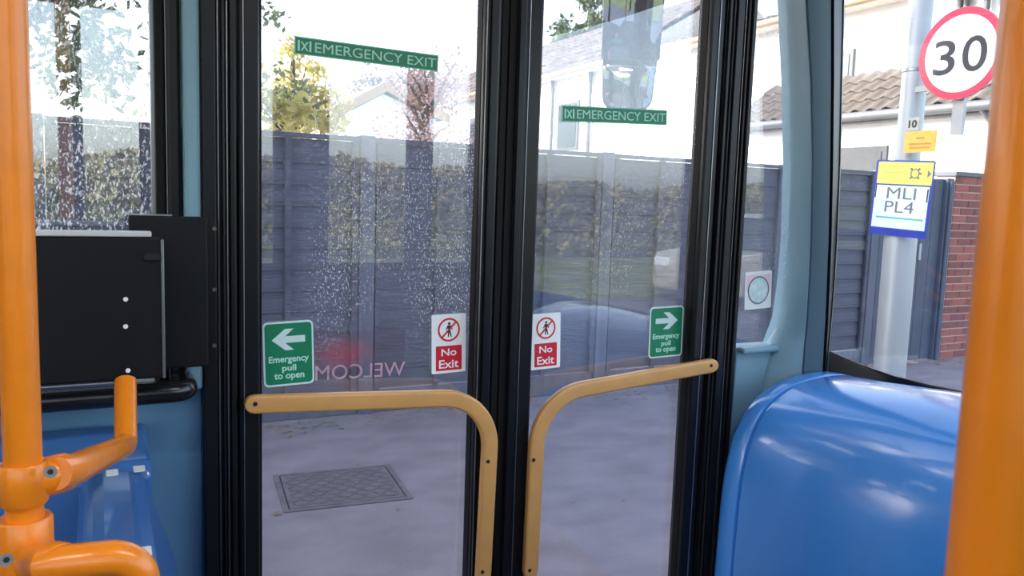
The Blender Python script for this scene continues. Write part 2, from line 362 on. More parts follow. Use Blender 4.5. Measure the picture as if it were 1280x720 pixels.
for (P, a, b, y, m, nm) in ((P1, 618, 626.5, 1.668, M_rubber, 'rubber_seal'), (P2, 627.5, 637, 1.664, M_rubber, 'rubber_seal'),
                            (P1, 599.5, 600.8, 1.6575, M_alu, 'trim_strip'), (P1, 606, 615, 1.652, M_black, 'ribbed_strip'),
                            (P2, 640, 648, 1.652, M_black, 'ribbed_strip'), (P2, 651.5, 652.6, 1.6575, M_alu, 'trim_strip'),
                            (P1, 304.5, 305.6, 1.6575, M_alu, 'trim_strip'), (P2, 880.5, 881.8, 1.6575, M_alu, 'trim_strip')):
    P(box(nm, WX(a, y), WX(b, y), y, (1.74 if nm == 'rubber_seal' else 1.6598), Z0D, Z1D, m, bev=.002))
# handrails: flat bars bent through a quarter turn
def handrail(P, pts, radius, holes, label):
    Y = 1.640; hw, ht = .0195, .0105
    p = [at_y(x, y, Y) for x, y in pts]
    path = [p[0]]+fillet(p[0], p[1], p[2], radius, 14)+[p[2]]
    # lengthen both ends into a rounded nose
    rings = []
    def ring(c, t, k):
        n = Vector((-t.z, 0, t.x)); out = []
        for a, b in rrect(2*hw*k, 2*ht, .0065*max(k, .35), 4): out.append(c+n*a+Vector((0, b, 0)))
        return out
    t0 = (path[1]-path[0]).normalized(); t1 = (path[-1]-path[-2]).normalized()
    for q in (1.0, .9, .7, .4, 0): rings.append(ring(path[0]-t0*(hw*math.sqrt(max(0, 1-(1-q)**2))*1.0 if False else hw*q), t0, max(.12, math.sqrt(max(0, 1-q*q)))))
    for i in range(1, len(path)-1): rings.append(ring(path[i], (path[i+1]-path[i-1]).normalized(), 1))
    for q in (0, .4, .7, .9, 1.0): rings.append(ring(path[-1]+t1*hw*q, t1, max(.12, math.sqrt(max(0, 1-q*q)))))
    o = P(MB().loft(rings).build('handrail', M_tan, smooth=True, label=label))
    for hx, hy in holes:
        c = at_y(hx, hy, Y-ht)
        s = MB().prism([(.0046*math.cos(2*math.pi*k/14), .0046*math.sin(2*math.pi*k/14)) for k in range(14)], -.0012, .004, lambda a, b, t: (c.x+a, c.y+t, c.z+b)).build('screw', M_hole)
        keep(s, o); s.matrix_parent_inverse = o.matrix_world.inverted() if False else Matrix.Identity(4)
        s.parent = o; s.matrix_parent_inverse = (d1 if P is P1 else d2).matrix_basis @ Matrix.Identity(4) if False else Matrix.Identity(4)
    return o
handrail(P1, [(318, 505), (615, 496), (601, 770)], .125, [(319, 505), (610, 577), (603, 715)], 'flat mustard handrail')
handrail(P2, [(888, 457), (673, 496), (662.5, 712)], .135, [(889, 457), (667, 575), (662, 713)], 'flat mustard handrail')

# ---- nearside front quarter window, front pillar, windscreen
rows_py = [-120, -40, 30, 100, 200, 300, 350, 400, 432, 470, 540]
e0 = [981, 984, 987, 990, 992, 989, 985, 978, 966, 955, 945]
e1 = [1001, 1004, 1008, 1012, 1014, 1012, 1010, 1007, 1004, 1001, 996]
e2 = [1036, 1037, 1037, 1037, 1036, 1034, 1032, 1030, 1028, 1026, 1021]
e3 = [1053, 1052, 1051, 1049, 1047, 1043, 1040, 1036, 1033, 1030, 1025]
def col(px, ys):  return [at_y(p, r, y) for p, r, y in zip(px, rows_py, ys)]
c0 = col(e0, [1.700]*11); c1 = col(e1, [1.625]*11); c2 = col(e2, [1.612]*11); c3 = col(e3, [1.632]*11)
pil = []
for a, b, c, d in zip(c0, c1, c2, c3):
    m01 = (a*.35+b*.65); m01.y -= .006
    pil.append([a, Vector((a.x+.004, a.y-.014, a.z)), m01, b, (b+c)/2+Vector((0, -.004, 0)), c, Vector((c.x+.02, 1.70, c.z)), Vector((a.x+.02, 1.76, a.z))])
pl = struct(MB().loft(pil[::-1]).build('trim_5', M_lining, smooth=True))
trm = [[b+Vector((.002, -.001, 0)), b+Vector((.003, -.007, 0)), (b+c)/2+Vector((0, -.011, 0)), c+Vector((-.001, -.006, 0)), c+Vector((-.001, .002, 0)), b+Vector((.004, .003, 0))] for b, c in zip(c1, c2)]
MB().loft(trm[::-1]).build('pillar_strip', mat('dark_teal_strip', (64, 92, 108), .4, var=.05), pl, smooth=True)  # darker teal strip over the pillar face nearest the windscreen
gas = [[c+Vector((.001, 0, 0)), c+Vector((.004, -.012, 0)), d+Vector((-.004, -.010, 0)), d+Vector((0, 0, 0)), d+Vector((.01, .03, 0)), c+Vector((.012, .03, 0))] for c, d in zip(c2, c3)]
MB().loft(gas[::-1]).build('windscreen_gasket', M_black, pl, smooth=True)
edge = [[d+Vector((-.003, -.0125, 0)), d+Vector((.0, -.0125, 0)), d+Vector((.0, -.009, 0)), d+Vector((-.003, -.009, 0))] for d in c3]
MB().loft(edge[::-1]).build('gasket_edge_strip', M_alu, pl)
xq0 = WX(926)
wq = struct(empty('window_3', (0, 0, 0)))
prof_q = [(c.x+.012, c.z) for c in c0]
zb = at_y(945, 433, 1.70).z; zt = 2.30
pq = [(xq0-.002, zb), (prof_q[-3][0]-.03, zb), (prof_q[-3][0], zb+.03)]+[(x, z) for x, z in prof_q[:-3][::-1] if z < zt]+[(prof_q[0][0], zt), (xq0-.002, zt)]
MB().prism(pq, 1.712, 1.718, lambda a, b, t: (a, t, b)).build('pane', M_doorglass2, wq)
ql = struct(box('trim_6', xq0, prof_q[-1][0]+.05, 1.70, 1.76, ZF, zb, M_lining, bev=.004))
box('window_ledge', xq0+.001, prof_q[-3][0]-.012, 1.672, 1.70, zb-.014, zb+.003, M_lining, ql, bev=.006)
box('upper_lining', xq0, 2.0, 1.70, 1.76, zt, ZC-.01, M_lining, ql)
# windscreen, curved in plan, symmetric about the bus centre line
yc = (1.70+YO)/2
plan = [(0, 1.632), (.07, 1.56), (.14, 1.44), (.20, 1.25), (.25, .95), (.28, .60), (.285, yc)]
plan += [(x, 2*yc-y) for x, y in plan[:-1][::-1]]
def scr_ring(c, off):  # polyline at one height
    base = c.x+.005
    return [Vector((base+x+off, y+(off*.4 if y > yc else -off*.4), c.z)) for x, y in plan]
ws = struct(empty('window_4', (0, 0, 0)))
rin = [scr_ring(c, 0) for c in c3[:-1][::-1]]; rout = [scr_ring(c, .007) for c in c3[:-1][::-1]]
zlow = c3[-1].z
mb = MB(); n = len(plan)
mb.loft([rin[k]+rout[k][::-1] for k in range(len(rin))]); mb.build('pane', M_screenglass, ws, smooth=False)
# black band sealing the bottom edge of the windscreen, dipping away from the pillar
bot = []
for (px, py) in ((1026, 428), (1034, 441), (1060, 452), (1090, 464), (1120, 474), (1160, 484), (1210, 494)):
    # meet the windscreen surface: march along the ray until x passes the screen
    best = None
    for k in range(200):
        q = at_d(px, py, 1.9+k*.006)
        for j in range(6):
            if plan[j+1][1] <= q.y <= plan[j][1]:
                t = (plan[j][1]-q.y)/(plan[j][1]-plan[j+1][1]); xx = c3[-2].x+plan[j][0]+(plan[j+1][0]-plan[j][0])*t
                if q.x >= xx-.012 and best is None: best = q
    bot.append(best if best is not None else at_d(px, py, 2.35))
rg = [[p+Vector((0, 0, .007)), p+Vector((-.006, 0, .002)), p+Vector((-.004, 0, -.10)), p+Vector((.01, .004, -.10)), p+Vector((.008, .004, .007))] for p in bot]
MB().loft(rg).build('lower_gasket', M_black, ws, smooth=True)
wf = struct(empty('wall_front', (0, 0, 0)))
lowring = [Vector((p.x, p.y, ZF-.05)) for p in rin[0]]; lr2 = [Vector((p.x, p.y, ZF-.05)) for p in rout[0]]
MB().loft([lowring+lr2[::-1], rin[0]+rout[0][::-1]]).build('lower_panel', M_blue, wf)
tp = [Vector((p.x, p.y, ZC+.08)) for p in rin[-1]]; tp2 = [Vector((p.x, p.y, ZC+.08)) for p in rout[-1]]
MB().loft([rin[-1]+rout[-1][::-1], tp+tp2[::-1]]).build('header_panel', M_dark, wf)

# ---- offside wall with windows (seen mirrored in the door glass)
wr = struct(box('wall_right', XB, 2.0, YO-.06, YO, ZF, 1.08, M_dark))
box('upper_lining', XB, 2.0, YO-.06, YO, 2.28, ZC-.002, M_dark, wr)
holes = [(-4.1, -2.05), (-1.9, -.11), (-.05, .19), (.55, .82), (1.10, 1.55), (1.69, 1.98)]
prev = XB
for i, (a, b) in enumerate(holes):
    box('window_pillar', prev, a, YO-.06, YO, 1.081, 2.279, M_dark, wr); prev = b
    w = struct(empty('window_%d' % (5+i), (0, 0, 0)))
    box('pane', a, b, YO-.035, YO-.029, 1.081, 2.279, M_screenglass, w)
# unseen ceiling lamps added down the gangway as interior fill light
for i, x in enumerate((-2.6, -.9, .9)):
    L = thing('fill_light', ('added ceiling fill lamp at the back of the gangway', 'added ceiling fill lamp in the middle of the gangway', 'added ceiling fill lamp just behind the windscreen')[i], 'ceiling lamp', (x, .1, ZC), 'gangway fill lamps')
    b = MB().prism(rrect(1.2, .16, .03), -.03, -.001, lambda a, c, t: (a, c, t)).build('housing', M_ceil, L)
    MB().prism(rrect(1.12, .11, .02), -.034, -.0305, lambda a, c, t: (a, c, t)).build('diffuser', M_fill_lamp, L)

# ================================================================== BLUE FRONT MOULDING
fm = thing('front_corner_moulding', 'glossy blue moulded cover filling the corner under the windscreen', 'moulding', (1.7, 1.2, ZF))
PROF = [(1.49, ZF), (1.492, .45), (1.500, .70), (1.515, .82), (1.545, .905), (1.59, .960), (1.65, .995), (1.72, 1.014), (1.80, 1.022), (1.88, 1.018), (1.95, .99), (1.97, .90), (1.97, ZF)]
def smoothprof(pr, n=4):
    out = []
    for i in range(len(pr)-1):
        p0, p1, p2, p3 = pr[max(i-1, 0)], pr[i], pr[i+1], pr[min(i+2, len(pr)-1)]
        for k in range(n):
            t = k/n; out.append(tuple(.5*(2*p1[j]+(p2[j]-p0[j])*t+(2*p0[j]-5*p1[j]+4*p2[j]-p3[j])*t*t+(3*p1[j]-p0[j]-3*p2[j]+p3[j])*t**3) for j in (0, 1)))
    return out+[pr[-1]]
PR = smoothprof(PROF, 5)
def inset(pr, d):   # shrink towards the inside
    return [(x+d if x < 1.7 else x, z-d if z > .5 else z) for x, z in pr]
def section(y, d, swell=0):
    k = min(1, max(0, (y-1.1)/.45)); d2 = d+.030*k*k*(3-2*k)
    return [Vector((x+d*(1 if x < 1.75 else -.3)+swell, y, max(ZF, z-d2*min(1, max(0, (z-.3)/.5))))) for x, z in PR]
main = [section(1.538, .006), section(1.534, .001), section(1.528, 0)]+[section(y, 0, s) for y, s in ((1.4, .004), (1.2, .012), (1.0, .022), (.7, .03), (.45, .03))]+[section(.44, .004, .03)]
keep(MB().loft(main).build('main_cover', M_blue, smooth=True), fm)
endc = [section(1.638, .07), section(1.635, .045), section(1.627, .026), section(1.612, .010), section(1.595, .003), section(1.575, 0), section(1.550, 0), section(1.545, .001), section(1.542, .006)]
keep(MB().loft(endc).build('end_cover', M_blue, smooth=True), fm)
keep(MB().loft([section(1.5419, .012), section(1.5382, .012)]).build('joint_gap', M_hole), fm)

# ================================================================== BLUE PLINTH BESIDE THE DOORS
ZP = .985
pb = thing('seat_plinth', 'blue plastic luggage plinth under the black panel beside the doors', 'plinth', (-.4, 1.4, ZF))
P = lambda o: keep(o, pb)
P(MB().prism([(1.44, ZF), (1.684, ZF), (1.684, ZP+.005), (1.665, ZP+.012), (1.47, ZP), (1.45, ZP-.02)], -1.5, .075, lambda a, b, t: (t, a, b)).build('rear_ledge', M_bluein, bev=.008))
arm = [(-.045, ZF), (-.035, ZP-.03), (-.022, ZP-.008), (.0, ZP-.002), (.045, ZP-.004), (.060, ZP-.016), (.105, ZP-.16), (.150, ZP-.40), (.16, ZF)]
P(MB().prism(arm, .98, 1.438, lambda a, b, t: (a, t, b)).build('side_arm', M_bluein, bev=.008))
P(box('inner_tray', -1.5, -.047, .98, 1.438, ZF, .62, mat('dark_plum_tray', (58, 44, 50), .6)))
for px, py in ((140, 588), (174, 583), (180, 686)):
    c = at_z(px, py, ZP+.002)
    P(MB().prism(rrect(.018, .03, .003), 0, .0012, lambda a, b, t: (c.x+a, c.y+b, ZP-.0025+t)).build('glint_patch', M_white))  # glints painted as small white patches on the plinth

# ================================================================== BLACK PANEL, BRACKET AND RAIL
bp_ = thing('modesty_panel', 'black board with silver top edge screwed in front of the window', 'panel', (-.2, 1.5, ZF))
P = lambda o: keep(o, bp_)
YB = 1.50
xr = at_y(205, 380, YB).x; zt_ = at_y(120, 296, YB).z; zb_ = at_y(120, 478, YB).z
P(box('board', -1.3, xr, YB, YB+.018, zb_, zt_, M_blackmatt, bev=.004))
P(box('top_edge', -1.3, xr-.018, YB-.004, YB+.020, zt_+.0003, zt_+.010, mat('satin_silver_trim', (206, 208, 212), .35, .3, var=.04), bev=.002))
P(box('end_edge', xr-.004, xr+.001, YB-.003, YB-.0002, zb_, zt_-.004, M_alu, bev=.001))
P(MB().tube([(-1.3, YB+.035, zb_-.010), (xr-.05, YB+.035, zb_-.010)], .007, 10).build('lower_edge', M_alu, smooth=True))
for i, (px, py) in enumerate(((157, 374), (157, 408), (160, 463))):
    c = at_y(px, py, YB)
    P(MB().prism([(.004*math.cos(k*math.pi/5), .004*math.sin(k*math.pi/5)) for k in range(10)], -.002, .0, lambda a, b, t: (c.x+a, c.y+t, c.z+b)).build('screw', M_white))
c = at_y(190, 321, YB)
P(MB().prism(rrect(.026, .012, .004), -.008, 0, lambda a, b, t: (c.x+a, c.y+t, c.z+b)).build('latch', M_hole, bev=.001))
YK = 1.60
k0, k1 = at_y(161, 300, YK), at_y(261, 458, YK)
P(box('bracket_plate', k0.x, k1.x, YK, YK+.012, k1.z, at_y(200, 270, YK).z, M_blackmatt, bev=.003))
P(box('bracket_edge', k0.x, at_y(215, 270, YK).x, YK-.001, YK+.012, at_y(200, 270, YK).z+.0004, at_y(200, 270, YK).z+.003, M_alu))
for px, py in ((268, 286), (268, 362), (268, 432)):
    c = at_y(px, py, 1.648)
    P(MB().prism([(.004*math.cos(k*math.pi/5), .004*math.sin(k*math.pi/5)) for k in range(10)], -.002, .0, lambda a, b, t: (c.x+a, c.y+t, c.z+b)).build('bracket_screw', M_steel))
rt = [Vector((-1.3, 1.56, at_y(120, 497, 1.56).z)), Vector((at_y(226, 494, 1.56).x, 1.56, at_y(120, 497, 1.56).z))]
rt = [rt[0], rt[1]-Vector((.02, 0, 0))]+fillet(rt[1]-Vector((.02, 0, 0)), rt[1]+Vector((.012, 0, 0)), rt[1]+Vector((.012, .12, 0)), .03, 8)+[rt[1]+Vector((.012, .128, 0))]
P(MB().tube(rt, .020, 16).build('black_rail', mat('glossy_black_tube', (20, 21, 25), .2), smooth=True))

# ================================================================== ORANGE STANCHIONS
sp = thing('orange_stanchion', 'orange grab pole with clamped branch rails beside the black panel', 'grab pole')
pc = at_d(21, 360, .79); px_, py_ = pc.x, pc.y
sp.location = (px_, py_, ZF)
P = lambda o: keep(o, sp)
P(MB().lathe([(.0175, ZF), (.0175, ZC)], (px_, py_, 0), 32).build('pole', M_orange, smooth=True))
P(MB().lathe([(.05, ZF), (.05, ZF+.008), (.022, ZF+.02), (.018, ZF+.02)], (px_, py_, 0), 32).build('floor_flange', M_orange, smooth=True))
def zpole(py): return at_d(24, py, .79).z
def clamp(z0, z1, tube_dir, tip, r_out, bolt_pt, mname):
    mid = (z0+z1)/2
    col_ = P(MB().lathe([(.0178, z0+.001), (r_out-.002, z0), (r_out, z0+.003), (r_out, z1-.003), (r_out-.002, z1), (.0178, z1-.001)], (px_, py_, 0), 32).build('clamp_collar', M_orange, smooth=True))
    a = Vector((px_, py_, mid)); b = tip
    d = (b-a).normalized(); ln = (b-a).length; path = [a+d*ln*k for k in (.08, .3, .55, .8, .95, 1.0)]
    P(MB().tube(path, [.0185, .0195, .0205, .0205, .0198, .0180], 20).build('clamp_arm', M_orange, smooth=True))
    c = bolt_pt; w = (CAM-c).normalized(); u = w.cross(Vector((0, 0, 1))).normalized(); v = u.cross(w)
    s = MB(); s.tube([c+w*-.006, c+w*.004], .0062, 14); bo = P(s.build('bolt', M_steel, smooth=True))
    s2 = MB(); s2.tube([c+w*.0041, c+w*.0046], .003, 6); P(s2.build('bolt_socket', M_hole))
tipA = at_d(88, 588, .845)
clamp(zpole(641), zpole(586), None, tipA, .0225, at_d(63, 590, .790), 'a')
endT = at_y(157, 477, YB+.035); bend = at_y(157, 557, 1.385)
up = Vector((endT.x, 1.40, endT.z+.02))
pathA = [at_d(70, 592, .82), tipA]+fillet(tipA, bend, Vector((bend.x, 1.405, endT.z)), .035, 10)+[Vector((bend.x, 1.405, endT.z-.005)), Vector((bend.x, 1.44, endT.z+.03))]
pathA = [at_d(70, 592, .82), tipA]+fillet(tipA, bend, Vector((bend.x+.004, 1.478, zb_+.004)), .032, 10)+[Vector((bend.x+.004, 1.478, zb_+.004))]
P(MB().tube(pathA, .0172, 20).build('branch_rail', M_orange, smooth=True))
tipB = at_d(78, 704, .772)
clamp(zpole(780), zpole(659), None, tipB, .0255, at_d(8, 700, .762), 'b')
kB = at_d(176, 694, .80)
pathB = [at_d(55, 707, .775), tipB]+fillet(tipB, kB, kB+Vector((.002, .01, -.3)), .03, 10)+[kB+Vector((.002, .01, -.3))]
P(MB().tube(pathB, .0175, 20).build('branch_rail', M_orange, smooth=True))

pr = at_d(1276, 360, .335)
sp2 = thing('orange_stanchion', 'plain thick orange grab pole close by, beside the blue moulding', 'grab pole', (pr.x, pr.y, ZF))
keep(MB().lathe([(.0178, ZF), (.0178, ZC)], (pr.x, pr.y, 0), 40).build('pole', M_orange, smooth=True), sp2)
keep(MB().lathe([(.05, ZF), (.05, ZF+.008), (.022, ZF+.02), (.018, ZF+.02)], (pr.x, pr.y, 0), 32).build('floor_flange', M_orange, smooth=True), sp2)

# ================================================================== STICKERS ON THE GLASS
YS = YW-.0002
def sign_on_glass(name, label, cat, quad, group=None, Y=YS, outside=False):
    tl, tr_, br, bl = [at_y(x, y, Y) for x, y in quad]
    lc, rc = (tl+bl)/2, (tr_+br)/2; c = (lc+rc)/2; w = (rc-lc).length; h = ((tl-bl).length+(tr_-br).length)/2
    u = (rc-lc).normalized(); u.y = 0; v = Vector((-u.z, 0, u.x))
    if outside: u = -u
    mw = frame_mw((c.x, Y, c.z), u, v)
    return thing(name, label, cat, mw=mw, group=group), w, h
def emergency(quad, label):
    s, w, h = sign_on_glass('emergency_exit_sign', label, 'sign', quad, 'emergency exit strips')
    plate('backing', rrect(w, h, .002), .0, .0008, M_greenlt, s)
    e = .0022
    for (a, b, cc, d) in ((-w/2, w/2, h/2-e, h/2), (-w/2, w/2, -h/2, -h/2+e), (-w/2, -w/2+e, -h/2, h/2), (w/2-e, w/2, -h/2, h/2)):
        plate('border', [(a, cc), (b, cc), (b, d), (a, d)], .0008, .0011, mat('pale_green_edge', (126, 196, 172), .5), s)
    put(link('lettering', textmesh('EMERGENCY EXIT', .05, .0, width=w*.85, height=h*.56), M_mint, s), w*.058, 0, .0010)
    pw = w*.075; x0 = -w*.435
    for dx in (-pw/2, pw/2): plate('door_symbol', [(x0+dx-.0022, -h*.3), (x0+dx+.0022, -h*.3), (x0+dx+.0022, h*.3), (x0+dx-.0022, h*.3)], .0008, .0012, M_mint, s)
    for sg in (-1, 1):
        a = pw*.26; plate('figure_symbol', [(x0-sg*a-.002, -h*.27), (x0-sg*a+.002, -h*.27), (x0+sg*a+.002, h*.24), (x0+sg*a-.002, h*.24)], .0008, .0012+.0001*sg, M_mint, s)
emergency([(368, 45), (548, 69), (547, 90), (368, 67)], 'green emergency exit strip with pale letters, on the dirty door leaf')
emergency([(703, 132.5), (834, 137), (833, 157.5), (702, 151)], 'green emergency exit strip with pale letters, below the outside mirror')
def pull_sign(quad, arrow, label):
    s, w, h = sign_on_glass('pull_to_open_sign', label, 'sign', quad, 'emergency pull stickers')
    plate('border', rrect(w, h, .010), 0, .0007, M_pale, s)
    plate('backing', rrect(w*.93, h*.94, .008), .0007, .0011, M_green, s)
    a = w*.66; t = h*.052; yc_ = h*.22
    ar = [(a/2, t), (a/2, -t), (-a*.10, -t), (a*.16, -h*.165), (-a*.10, -h*.165), (-a/2, 0), (-a*.10, h*.165), (a*.16, h*.165), (-a*.10, t)]
    if arrow > 0: ar = [(-x, y) for x, y in ar][::-1]
    plate('arrow', [(x, y+yc_) for x, y in ar], .0011, .0014, M_pale, s)
    for txt, ww, yy in (('Emergency', .80, -.095), ('pull', .28, -.235), ('to open', .60, -.36)):
        put(link('lettering', textmesh(txt, .02, .0005, width=w*ww, height=h*(.125 if txt != 'Emergency' else .135)), M_mint, s), 0, h*yy, .0012)
pull_sign([(329, 404), (392, 399), (392, 479), (329, 484.5)], -1, 'green emergency pull to open sticker with a leftward arrow, next to the word welcome')
pull_sign([(812, 384.5), (854, 381.5), (852.5, 444.5), (811, 448)], 1, 'green emergency pull to open sticker with a rightward arrow, above a handrail end')
def noexit(quad, label):
    s, w, h = sign_on_glass('no_exit_sign', label, 'sign', quad, 'no exit stickers')
    plate('backing', rrect(w, h, .003), 0, .0008, M_white, s)
    cy = h*.235; r = w*.325
    ringplate('prohibition_ring', r*.84, r, .0008, .0012, M_red, s, 0, cy)
    k = r*.88/math.sqrt(2); q = r*.055
    plate('slash', [(-k-q, cy-k+q), (-k+q, cy-k-q), (k+q, cy+k-q), (k-q, cy+k+q)], .0008, .00125, M_red, s)
    fig = [(-.10, -.62), (-.02, -.62), (.04, -.2), (.16, -.62), (.25, -.62), (.13, -.02), (.13, .18), (.28, -.02), (.33, .04), (.16, .38), (-.12, .38), (-.30, .02), (-.23, -.02), (-.10, .16), (-.10, -.1)]
    plate('walking_figure', [(x*r, cy+y*r) for x, y in fig], .0008, .00118, M_ink, s)
    plate('figure_head', [(.02*r+.115*r*math.cos(t*.5236), cy+.52*r+.125*r*math.sin(t*.5236)) for t in range(12)], .0008, .00118, M_ink, s)
    plate('red_field', rrect(w*.76, h*.42, .001), .0008, .0011, M_red, s).location = (0, -h*.245, 0)
    put(link('lettering', textmesh('No', .03, .0004, width=w*.44, height=h*.125), M_white, s), 0, -h*.145, .0011)
    put(link('lettering', textmesh('Exit', .03, .0004, width=w*.58, height=h*.145), M_white, s), 0, -h*.345, .0011)
noexit([(541, 393.5), (583, 391.5), (581, 463.5), (538, 468.5)], 'white and red no exit sticker on the dirty leaf, nearest the centre seal')
noexit([(664.5, 393), (701, 390), (699.5, 459), (662.5, 463)], 'white and red no exit sticker beside the upright leg of the shorter handrail')
# round disc sticker in the quarter window
s, w, h = sign_on_glass('disc_sticker', 'white sticker with a pink edged round disc in the narrow corner window', 'sticker', [(932, 340), (965, 338), (963, 384), (930, 388)], Y=1.7116)
plate('backing', rrect(w, h, .004), 0, .0008, M_white, s)
plate('pink_field', rrect(w*.9, h*.42, .004), .0008, .0010, mat('pink_print', (244, 206, 216), .5), s).location = (0, h*.2, 0)
plate('disc', [(w*.37*math.cos(t*.196), -.0+w*.42*math.sin(t*.196)) for t in range(32)], .0010, .0016, mat('disc_print', (206, 226, 224), .4, var=.15, scale=60), s)
ringplate('disc_ring', w*.36, w*.40, .0016, .0019, M_signgrey, s)
# mirrored welcome lettering applied to the outside of the glass
s, w, h = sign_on_glass('welcome_sticker', 'red see-through welcome sticker reading backwards, between two stickers', 'sticker', [(378, 416), (508, 411), (508, 470), (378, 477)], Y=1.7072, outside=True)
plate('film', rrect(w*.96, h, .004), 0, .0005, M_film, s)
put(link('lettering', textmesh('WELCOME', .05, .0, width=w*.98, height=h*.30), mat('pale_pink_print', (232, 190, 200), .5, var=.25, scale=40), s), 0, -h*.34, -.0004)

# ================================================================== OUTSIDE MIRROR
mc = at_d(790, 40, 2.9)
nrm = (CAM-mc); nrm.normalize()
nrm = Matrix.Rotation(R(5), 3, 'Z') @ nrm
u = Vector((0, 0, 1)).cross(nrm).normalized(); v = nrm.cross(u).normalized()
wm = thing('wing_mirror', 'tall two-part outside mirror hanging beyond the door glass', 'mirror', mw=frame_mw(mc, u, v))
def outline(w0, w1, z0, z1, rb, rt_):
    pts = []
    for (cx, cy, r, a0) in ((w1/2-rt_, z1-rt_, rt_, 0), (-w1/2+rt_, z1-rt_, rt_, 90), (-w0/2+rb, z0+rb, rb, 180), (w0/2-rb, z0+rb, rb, 270)):
        for i in range(6): a = R(a0+90*i/5); pts.append((cx+r*math.cos(a), cy+r*math.sin(a)))
    return pts
def yv(py): return (at_d(790, py, 2.9)-mc).dot(Uv)*1.0
zb0, zm, ztop = yv(137), yv(77), .30
def scaled(pts, k): 
    cy = (zb0+ztop)/2; return [(x*k, cy+(y-cy)*(1-(1-k)*.3)) for x, y in pts]
o0 = outline(.185, .232, zb0, ztop, .05, .03)
rg = [[(x, y, -.002) for x, y in o0], [(x, y, -.02) for x, y in scaled(o0, 1.02)], [(x, y, -.07) for x, y in scaled(o0, .85)], [(x, y, -.09) for x, y in scaled(o0, .5)]]
MB().loft(rg).build('housing', M_goldrim, wm, smooth=True)
def convex(name, w0, w1, z0, z1, rb, rt_, rad):
    o = outline(w0, w1, z0, z1, rb, rt_); cy = (z0+z1)/2; mb = MB(); rings = []
    for k in (1, .8, .6, .4, .2, .02): rings.append([(x*k, cy+(y-cy)*k, .004-((x*k)**2+((y-cy)*k)**2)/(2*rad)+.0) for x, y in o])
    base = [(x, y, -.0015) for x, y in o]
    off = -min(p[2] for p in rings[0])+.0005
    rings = [[(a, b, c+off) for a, b, c in r] for r in rings]
    mb.loft([base]+rings); return mb.build(name, M_mirror, wm, smooth=True)
convex('upper_mirror_glass', .212, .216, zm+.008, ztop-.012, .012, .02, 1.6)
convex('lower_mirror_glass', .168, .196, zb0+.012, zm-.010, .042, .012, .45)
MB().tube([(0, ztop-.02, -.05), (0, ztop+.22, -.05)]+fillet((0, ztop+.22, -.05), (0, ztop+.34, -.05), (.1, ztop+.34, -.5), .08, 6)+[(.1, ztop+.34, -.5)], .016, 12).build('mirror_arm', M_black, wm, smooth=True)

# ================================================================== PAVEMENT COVER, LITTER
q = [at_z(x, y, ZG) for x, y in ((340, 594), (483, 583), (521, 622), (356, 643))]
cc = sum(q, Vector())/4; uu = ((q[1]-q[0])+(q[2]-q[3])).normalized(); vv = Vector((-uu.y, uu.x, 0))
wq_, hq_ = ((q[1]-q[0]).length+(q[2]-q[3]).length)/2, ((q[3]-q[0]).length+(q[2]-q[1]).length)/2
mh = thing('access_cover', 'rectangular cast iron access cover set flush in the grey pavement', 'manhole cover', mw=frame_mw((cc.x, cc.y, ZG), uu, vv))
plate('frame_bed', rrect(wq_, hq_, .01), -.02, .002, M_irondk, mh)
for (a, b, c_, d_) in ((-wq_/2, wq_/2, hq_/2-.025, hq_/2), (-wq_/2, wq_/2, -hq_/2, -hq_/2+.025), (-wq_/2, -wq_/2+.025, -hq_/2+.026, hq_/2-.026), (wq_/2-.025, wq_/2, -hq_/2+.026, hq_/2-.026)):
    MB().box(a, b, c_, d_, .002, .006).build('frame_bar', M_iron, mh)
MB().box(-wq_/2+.033, wq_/2-.033, -hq_/2+.033, hq_/2-.033, .002, .0055).build('cover_plate', M_iron, mh)
nx, ny = 12, 9
stud = MB().box(-.021, .021, -.006, .006, 0, .005).mesh('tread_bar'); stud.materials.append(M_iron)
for i in range(nx):
    for j in range(ny):
        o = bpy.data.objects.new('tread_bar', stud); COL.objects.link(o); o.parent = mh
        x = -wq_/2+.07+(wq_-.14)*i/(nx-1); y = -hq_/2+.07+(hq_-.14)*j/(ny-1)
        if abs(x) < .02: x += .03
        o.location = (x, y, .0055); o.rotation_euler = (0, 0, R(45 if (i+j) % 2 else -45))
lt = MB()
for i in range(420):
    x = random.uniform(-1.5, 8.5); y = 5.0-abs(random.gauss(0, .16)) if random.random() < .8 else random.uniform(2.6, 5); a = random.uniform(0, 6.28); s_ = random.uniform(.008, .026)
    d1_ = Vector((math.cos(a), math.sin(a), 0))*s_; d2_ = Vector((-math.sin(a), math.cos(a), 0))*s_*.6; c_ = Vector((x, y, .004+random.random()*.006))
    lt.add([c_-d1_, c_-d2_+Vector((0, 0, .006)), c_+d1_, c_+d2_+Vector((0, 0, .004))], [(0, 1, 2, 3)])
o = lt.build('leaf_litter', M_litter); o['kind'] = 'stuff'; tag(o, 'scattered dry leaf litter along the foot of the fence', 'leaf litter')

